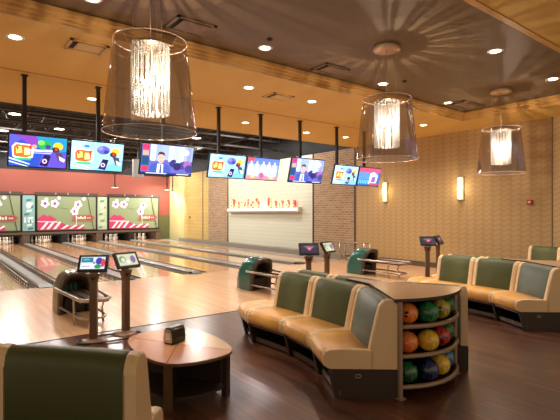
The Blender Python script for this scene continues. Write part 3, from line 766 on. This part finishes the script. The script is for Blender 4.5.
D1 = [(quad(0, 0, 1, 1), (216, 230, 244)), (quad(.02, .55, .5, .95), (50, 120, 150)), (quad(.1, .7, .35, .85), (90, 190, 170)), (quad(.03, .06, .6, .42), (240, 244, 250)), (ell(.75, .65, .14, .3, 12), (60, 60, 170)),
      (ell(.92, .5, .09, .36, 10), (220, 60, 90)), (ell(.72, .2, .15, .18, 10), (50, 150, 70)), (ell(.55, .5, .06, .1, 8), (140, 120, 200)), (quad(.05, .2, .4, .26), (110, 120, 140))]
D2 = [(quad(0, 0, 1, 1), (206, 208, 176)), (ell(.22, .55, .18, .3, 12), (120, 140, 90)), (ell(.25, .5, .1, .2, 10), (220, 226, 200)), (ell(.78, .5, .14, .34, 12), (130, 100, 150)), (ell(.5, .3, .1, .18, 10), (236, 238, 226))]
D3 = [(quad(0, 0, 1, 1), (46, 44, 66)), ([(.28, .68), (.76, .68), (.52, .22)], (214, 80, 110)), (quad(.2, .72, .84, .78), (150, 140, 160)), ([(.42, .58), (.62, .58), (.52, .38)], (240, 150, 170))]
console('scoring console with a bright colourful screen in front of the left ball return', (1.58, 5.86, 0), math.radians(-30), D1)
console('scoring console with a turned pale green screen right of the left ball return', (2.03, 6.0, 0), math.radians(18), D2)
console('scoring console with a dark pink triangle screen behind the central bench', (5.20, 5.88, 0), math.radians(-32), D3)
console('scoring console seen edge on behind the central bench', (5.74, 5.98, 0), math.radians(15), D2)
console('scoring console with a dark pink screen left of the right bench', (8.82, 5.92, 0), math.radians(-36), D3)
console('scoring console seen edge on, half hidden behind the right bench', (9.36, 6.0, 0), math.radians(15), D3)
mb = MB(); mb.tube([(1.79+.40*math.cos(a), 5.86+.17*math.sin(a), .018) for a in [2*PI*k/28 for k in range(28)]], .014, 6, closed=True)
tag(mb.build('floor_ring', M_darkbase), 'dark metal ring on the floor joining the feet of the two left scoring consoles', 'floor ring')
# metal ramp rack against the brick pillar
t = thing('metal_rack', 'low chrome tube rack with slanting bars before the brick pillar', 'rack', (11.15, 10.3, 0))
mb = MB()
for y in (-.55, .55):
    for x in (-.15, .15): mb.tube([(x, y, 0), (x, y, .62)], .014, 6)
for z in (.08, .62):
    mb.tube([(-.15, -.55, z), (-.15, .55, z), (.15, .55, z), (.15, -.55, z)], .012, 6, closed=True)
mb.build('frame', M_steel, t)
for k in range(9):
    mb = MB(); y = -.50+k*.115; mb.tube([(-.15, y, .08), (-.15, y+.16, .6), (.1, y+.16, .6)], .013, 6); mb.build('bar', M_steel, t)

# ------------------------------------------------------------------ benches
def lerp(a, b, t): return (a[0]+(b[0]-a[0])*t, a[1]+(b[1]-a[1])*t)
BACK = [(0, .255), (0, .76), (.012, .815), (.045, .85), (.09, .858), (.135, .845), (.17, .80), (.20, .68), (.228, .55), (.255, .43), (.255, .255)]
def seat_prof(L):
    b = L
    return [(.05, .255), (.01, .275), (-.005, .32), (-.002, .37), (.02, .405), (.06, .42), (.16, .428), (b*.5, .424), (b, .418), (b, .255)]
def bench(label, loc, pts, nobk=(), endemblem=True, greens=None):
    """pts: list of (front, back) floor points from far end to near end, relative to loc"""
    t = thing('curved_bench', label, 'bench', loc, 0, 'curved upholstered benches')
    n = len(pts)-1
    def sl(i, tt, prof, kind, infl=0, hasback=True):
        F = Vector(lerp(pts[i][0], pts[i+1][0], tt)); B = Vector(lerp(pts[i][1], pts[i+1][1], tt))
        u = (F-B).normalized(); L = (F-B).length; out = []
        if kind == 'seat':
            pr = seat_prof(L-(.22 if hasback else .01)); cz, cq = .34, L*.4
            for q, z in pr:
                q2, z2 = q+(q-cq)*0, z
                dq, dz = q-cq, z-cz; ln = math.hypot(dq, dz)
                q2 = q+dq/ln*infl; z2 = z+dz/ln*infl if z > .3 else z
                p = F-u*q2; out.append((p.x, p.y, z2))
        else:
            for q, z in BACK:
                dq, dz = q-.1, z-.55; ln = math.hypot(dq, dz)
                q2 = q+dq/ln*infl if q > .01 else q; z2 = z+dz/ln*infl if z > .3 else z
                p = B+u*q2; out.append((p.x, p.y, z2))
        return out
    for i in range(n):
        hb = i not in nobk
        seglen = (Vector(pts[i][1])-Vector(pts[i+1][1])).length
        for kind in ('seat', 'back'):
            if kind == 'back' and not hb: continue
            bw = .075/seglen if kind == 'back' else .06/seglen
            mb = MB(); mb.loft([sl(i, a, None, kind, f, hb) for a, f in ((bw*.95, -.004), (bw*1.3, .004), (.3, .010), (.7, .010), (1-bw*1.3, .004), (1-bw*.95, -.004))], smooth=True)
            if kind == 'seat': part = mb.build('seat_cushion', M_orange, t)
            else:
                part = mb.build('backrest', M_greyv if (greens and i in greens) else M_green, t)
            for side in (0, 1):
                mb = MB(); e = .006/seglen
                tr = [(e, -.016), (e*1.6, -.004), (e*4, .005), (bw*.8, .008), (bw, .004), (bw*1.08, -.008)]
                if side: tr = [(1-a, f) for a, f in tr][::-1]
                mb.loft([sl(i, a, None, kind, f, hb) for a, f in tr], smooth=False)
                mb.build('seat_trim' if kind == 'seat' else 'backrest_trim', M_cream, part)
    # base: upright panels, toe rail, back panel
    def pq(i, q, z, off=0, fromback=False):
        F = Vector(pts[i][0]); B = Vector(pts[i][1]); u = (F-B).normalized()
        p = (B+u*q) if fromback else (F-u*q); return (p.x, p.y, z)
    for i in range(n+1):
        F = Vector(pts[i][0]); B = Vector(pts[i][1]); u = (F-B).normalized(); nrm = Vector((-u.y, u.x))
        th = .018
        sh = 0
        if i == 0: sh = .02
        if i == n: sh = -.02
        j = 1 if i < n else -1
        d = (Vector(pts[i+j][1])-B).normalized()*(.022 if i in (0, n) else 0)
        prof = [(F-u*.03, .25), (F-u*.10, 0), (B, 0), (B, .25)]
        mb = MB(); mb.loft([[(p.x+d.x+nrm.x*k, p.y+d.y+nrm.y*k, z) for p, z in prof] for k in (-th, th)])
        pn = mb.build('end_panel' if i in (0, n) else 'divider_panel', M_darkbase, t)
        if i == n and endemblem:
            # small oval emblem on the outer face
            sgn = -1 if nrm.dot(Vector(pts[i-1][1])-B) > 0 else 1
            c = F-u*.30+d+nrm*sgn*(th+.002)
            mb = MB(); mb.tube([(c.x+u.x*.026*math.cos(a), c.y+u.y*.026*math.cos(a), .195+.015*math.sin(a)) for a in [2*PI*k/16 for k in range(16)]], .005, 5, closed=True)
            mb.build('emblem', mat('emblem_brass', (190, 164, 120), .3, metal=.6), pn)
    mb = MB()
    for i in range(n):
        for q0, q1, z0, z1 in ((.13, .15, .02, .075), (.05, .08, .225, .254)):
            ring = lambda k: [pq(k, q0, z0), pq(k, q1, z0), pq(k, q1, z1), pq(k, q0, z1)]
            mb.loft([ring(i), ring(i+1)])
    mb.build('toe_rail', mat('rail_grey', (96, 82, 70), .4, metal=.3), t)
    mb = MB()
    for i in range(n):
        mb.loft([[pq(k, 0, 0, 0, True), pq(k, .03, 0, 0, True), pq(k, .03, .25, 0, True), pq(k, 0, .25, 0, True)] for k in (i, i+1)])
        mb.loft([[pq(k, .06, .235), pq(k, .06, .25), pq(k, .03, .25, 0, True), pq(k, .03, .235, 0, True)] for k in (i, i+1)])
    mb.build('base_panel', M_darkbase, t)
    return t
AX = 3.76
A = [((3.19, 5.02), (3.62, 5.02)), ((3.04, 4.60), (3.71, 4.62)), ((3.07, 3.91), (3.71, 3.93)), ((2.96, 3.34), (3.645, 3.14)), ((2.69, 2.84), (3.20, 2.42))]
Al = [((f[0]-AX, f[1]), (b[0]-AX, b[1])) for f, b in A]
Ar = [((-f[0], f[1]), (-b[0], b[1])) for f, b in Al]
bA = bench('central curved bench with orange seats and green backs, ending at the ball rack', (AX, 0, 0), Al, nobk=(0,), greens=(3,))
dup(bA, (AX+3.65, 0, 0), 'right curved bench with orange seats and green backs before the gold wallpaper', 'curved upholstered benches')
dup(bA, (AX+7.30, 0, 0), 'far bench by the gold wallpaper at the right edge, one green back showing', 'curved upholstered benches')
bR = bench('bench turned away behind the central bench, cream side showing right of the ball rack', (AX, 0, 0), Ar, nobk=(0,), greens=(3,))
dup(bR, (AX+3.65, 0, 0), 'bench turned away behind the right curved bench, mostly hidden by it', 'curved upholstered benches')
# foreground bench, seen from behind at the lower left
FG = [((-.10, 4.35), (-.42, 3.75)), ((.50, 3.50), (.215, 3.02)), ((1.10, 2.70), (.80, 2.36))]
bench('foreground bench at the lower left seen from behind, dark green back with cream side', (.04, -.05, 0), FG, endemblem=False)

# ------------------------------------------------------------------ rack with counter
def arc(x0, x1, y, sag, n=14):
    return [(x0+(x1-x0)*k/n, y-sag*(1-(2*k/n-1)**2)) for k in range(n+1)]
def ball_rack(label, lab2, dx, full=True):
    t = thing('ball_rack', label, 'ball rack', (AX+dx, 2.6, 0), 0, 'ball racks at the bench ends')
    def L(p): return (p[0]-AX, p[1]-2.6)
    # counter top
    top = [L(p) for p in arc(3.15, 4.22, 2.44, .16)]+[L((4.21, 2.52)), L((3.87, 3.15)), L((3.80, 3.55)), L((3.72, 3.55)), L((3.65, 3.15)), L((3.19, 2.50))]
    mb = MB(); mb.prism(top, .845, .872, M_darkbase, M_counter); mb.build('counter_top', None, t)
    for x in (3.205, 4.15):
        px, py = L((x, 2.425 if x < 4 else 2.47)); mb = MB()
        mb.box((px-.02, py-.02, .0), (px+.02, py+.02, .845), bevel=.008); mb.box((px-.035, py-.035, 0), (px+.035, py+.035, .012)); mb.build('post', M_rackp, t)
    for z in (.62, .36, .09):
        P = [L(p) for p in arc(3.21, 4.15, 2.45, .16)]
        mb = MB(); mb.tube([(p[0], p[1], z) for p in P], .021, 10); rail = mb.build('shelf_rail', M_rackp, t)
        mb = MB(); mb.prism([L(p) for p in arc(3.24, 4.12, 2.46, .13)]+[L((3.90, 2.98)), L((3.60, 2.98))], z-.02, z-.008); mb.build('shelf', M_blackp, rail)
    mb = MB(); mb.prism([L((3.23, 2.46)), L((3.26, 2.46)), L((3.71, 3.22)), L((3.68, 3.22))], 0, .845)
    mb.prism([L((4.13, 2.50)), L((4.16, 2.50)), L((3.84, 3.22)), L((3.81, 3.22))], 0, .845)
    mb.prism([L((3.56, 2.97)), L((3.95, 2.97)), L((3.95, 3.0)), L((3.56, 3.0))], 0, .845); mb.build('cabinet_panel', M_blackp, t)
    return t
ball_rack('three-shelf ball rack with curved rails and counter top at the end of the central bench', '', 0)
ball_rack('brown wedge counter behind the right bench, at the right edge of the photo', '', 3.65)
def ball_mat(n, c1, c2, s=9):
    m = bpy.data.materials.new(n); m.use_nodes = True; nt = m.node_tree; b = nt.nodes['Principled BSDF']
    tc = nt.nodes.new('ShaderNodeTexCoord'); no = nt.nodes.new('ShaderNodeTexNoise'); no.inputs['Scale'].default_value = s; no.inputs['Detail'].default_value = 3; no.inputs['Distortion'].default_value = 2.5
    r = nt.nodes.new('ShaderNodeValToRGB'); r.color_ramp.elements[0].position = .42; r.color_ramp.elements[1].position = .58
    r.color_ramp.elements[0].color = s2l(c1); r.color_ramp.elements[1].color = s2l(c2)
    nt.links.new(tc.outputs['Object'], no.inputs['Vector']); nt.links.new(no.outputs['Fac'], r.inputs['Fac']); nt.links.new(r.outputs['Color'], b.inputs['Base Color'])
    b.inputs['Roughness'].default_value = .12; b.inputs['Coat Weight'].default_value = .6
    return m
BC = {'orange': ((236, 110, 34), (250, 150, 70)), 'green': ((16, 96, 56), (50, 150, 92)), 'olive': ((150, 130, 40), (214, 196, 96)), 'dark green': ((14, 70, 44), (40, 124, 70)),
      'yellow': ((226, 170, 30), (250, 216, 84)), 'red': ((110, 18, 26), (206, 70, 66)), 'navy': ((14, 20, 52), (50, 66, 120)), 'blue': ((20, 66, 120), (70, 140, 190))}
rows = [(.62, [('orange', 'with three finger holes, leftmost on the top shelf'), ('green', 'second from the left on the top shelf'), ('olive', 'with dark holes, third on the top shelf'), ('dark green', 'rightmost on the top shelf')]),
        (.36, [('orange', 'leftmost on the middle shelf'), ('yellow', 'second from the left on the middle shelf'), ('red', 'marbled, third on the middle shelf'), ('dark green', 'in shade, rightmost on the middle shelf')]),
        (.09, [('dark green', 'leftmost on the bottom shelf'), ('navy', 'second from the left on the bottom shelf'), ('yellow', 'third on the bottom shelf'), ('blue', 'rightmost on the bottom shelf')])]
BP = [(3.385, 2.485), (3.585, 2.40), (3.80, 2.42), (4.005, 2.50)]
for z, cols in rows:
    for k, (cn, lab) in enumerate(cols):
        t = thing('bowling_ball', '%s bowling ball %s of the rack' % (cn, lab), 'bowling ball', (BP[k][0], BP[k][1], z-.008), random.random()*6, 'bowling balls in the rack')
        t.rotation_euler = (0, 0, 0)
        m = MATS.get('ball_'+cn) or ball_mat('ball_'+cn, *BC[cn]); MATS['ball_'+cn] = m
        mb = MB(); mb.sphere((0, 0, .1), .1, 32); mb.build('ball', m, t)
        if cn in ('orange', 'olive') and z > .6:
            mb = MB()
            for a, b in ((-.018, .02), (.018, .02), (.0, -.03)):
                dirv = Vector((-.82+a*2, -.55-a*3, .12+b*6)).normalized()
                c = Vector((0, 0, .1))+dirv*.0985
                u = dirv.cross(Vector((0, 0, 1))).normalized(); v = dirv.cross(u)
                mb.poly([tuple(c+dirv*.003+u*.012*math.cos(q)+v*.012*math.sin(q)) for q in [2*PI*j/12 for j in range(12)]])
            mb.build('finger_holes', M_black, t)

# ------------------------------------------------------------------ low table and napkin dispenser
t = thing('low_table', 'low four-petal table with glossy copper top beside the foreground bench', 'table', (1.79, 3.86, 0))
cor = [(-.31, -.46), (.29, -.49), (.31, .46), (-.29, .48)]
def bowed(s, bow, n=8):
    P = []
    for i in range(4):
        a = Vector(cor[i])*s; b = Vector(cor[(i+1) % 4])*s; d = b-a; nn = Vector((d.y, -d.x)).normalized()
        for k in range(n): f = k/n; p = a+d*f+nn*bow*(1-(2*f-1)**2); P.append((p.x, p.y))
    # round the corners a little
    q = P[:]
    for i in range(0, len(P), n):
        a, b, c = Vector(P[i-1]), Vector(P[i]), Vector(P[(i+1) % len(P)]); m_ = b*.5+(a+c)*.25; q[i] = (m_.x, m_.y)
    return q
ring = bowed(1.04, .085)
mb = MB(); mb.prism(ring, .378, .398); mb.build('edge_band', M_bronze, t)
for i in range(4):
    n = 8; seg = ring[i*n:(i+1)*n]+[ring[((i+1)*n) % 32]]
    c = Vector((0, 0)); pts = [(0, 0)]+seg
    cen = sum((Vector(p) for p in pts), Vector((0, 0)))/len(pts)
    pts = [tuple(cen+(Vector(p)-cen)*.985) for p in pts]
    mb = MB(); mb.prism(pts, .3985, .404); mb.build('top_panel', M_table_glare if i == 1 else M_table, t)
mb = MB(); mb.prism(bowed(.92, .085), .085, .105); mb.build('shelf', M_darkbase, t)
for i in range(4):
    a = Vector(cor[i]).normalized(); p = Vector(cor[i])*.93; nn = Vector((-a.y, a.x))
    P = [p+nn*.035, p-nn*.035, p-nn*.035-a*.05, p+nn*.035-a*.05]
    mb = MB(); mb.prism([(v.x, v.y) for v in P], 0, .378); mb.build('leg', M_rail if i == 0 else M_darkbase, t)
    q = p*.86; P = [q+nn*.008, q-nn*.008, -nn*.008, nn*.008]
    mb = MB(); mb.prism([(v.x, v.y) for v in P], .106, .377); mb.build('divider_panel', M_darkbase, t)
mb = MB(); mb.tube([(.20, -.30, 0), (.20, -.30, .085)], .012, 8); mb.build('glide', M_rail, t)
t = thing('napkin_dispenser', 'small black and chrome napkin dispenser on the low table', 'napkin dispenser', (1.79, 3.93, .405), math.radians(24))
sec = [(-.055, 0), (.055, 0), (.060, .05), (.048, .125), (.03, .145), (-.03, .145), (-.048, .125), (-.060, .05)]
mb = MB(); mb.loft([[(x, y, z) for y, z in sec] for x in (-.085, .085)])
for v in mb.bm.verts: pass
mb.build('casing', M_blackp, t)
mb = MB(); mb.loft([[(x, y*.82, .012+z*.84) for y, z in sec] for x in (-.093, -.0855)]); fp = mb.build('face_plate', M_steel, t)
mb = MB(); mb.box((-.096, -.028, .04), (-.093, .028, .10)); mb.build('napkins', M_white, fp)
mb = MB(); mb.box((-.07, -.025, .146), (.07, .025, .150)); mb.build('top_plate', M_steel, t)
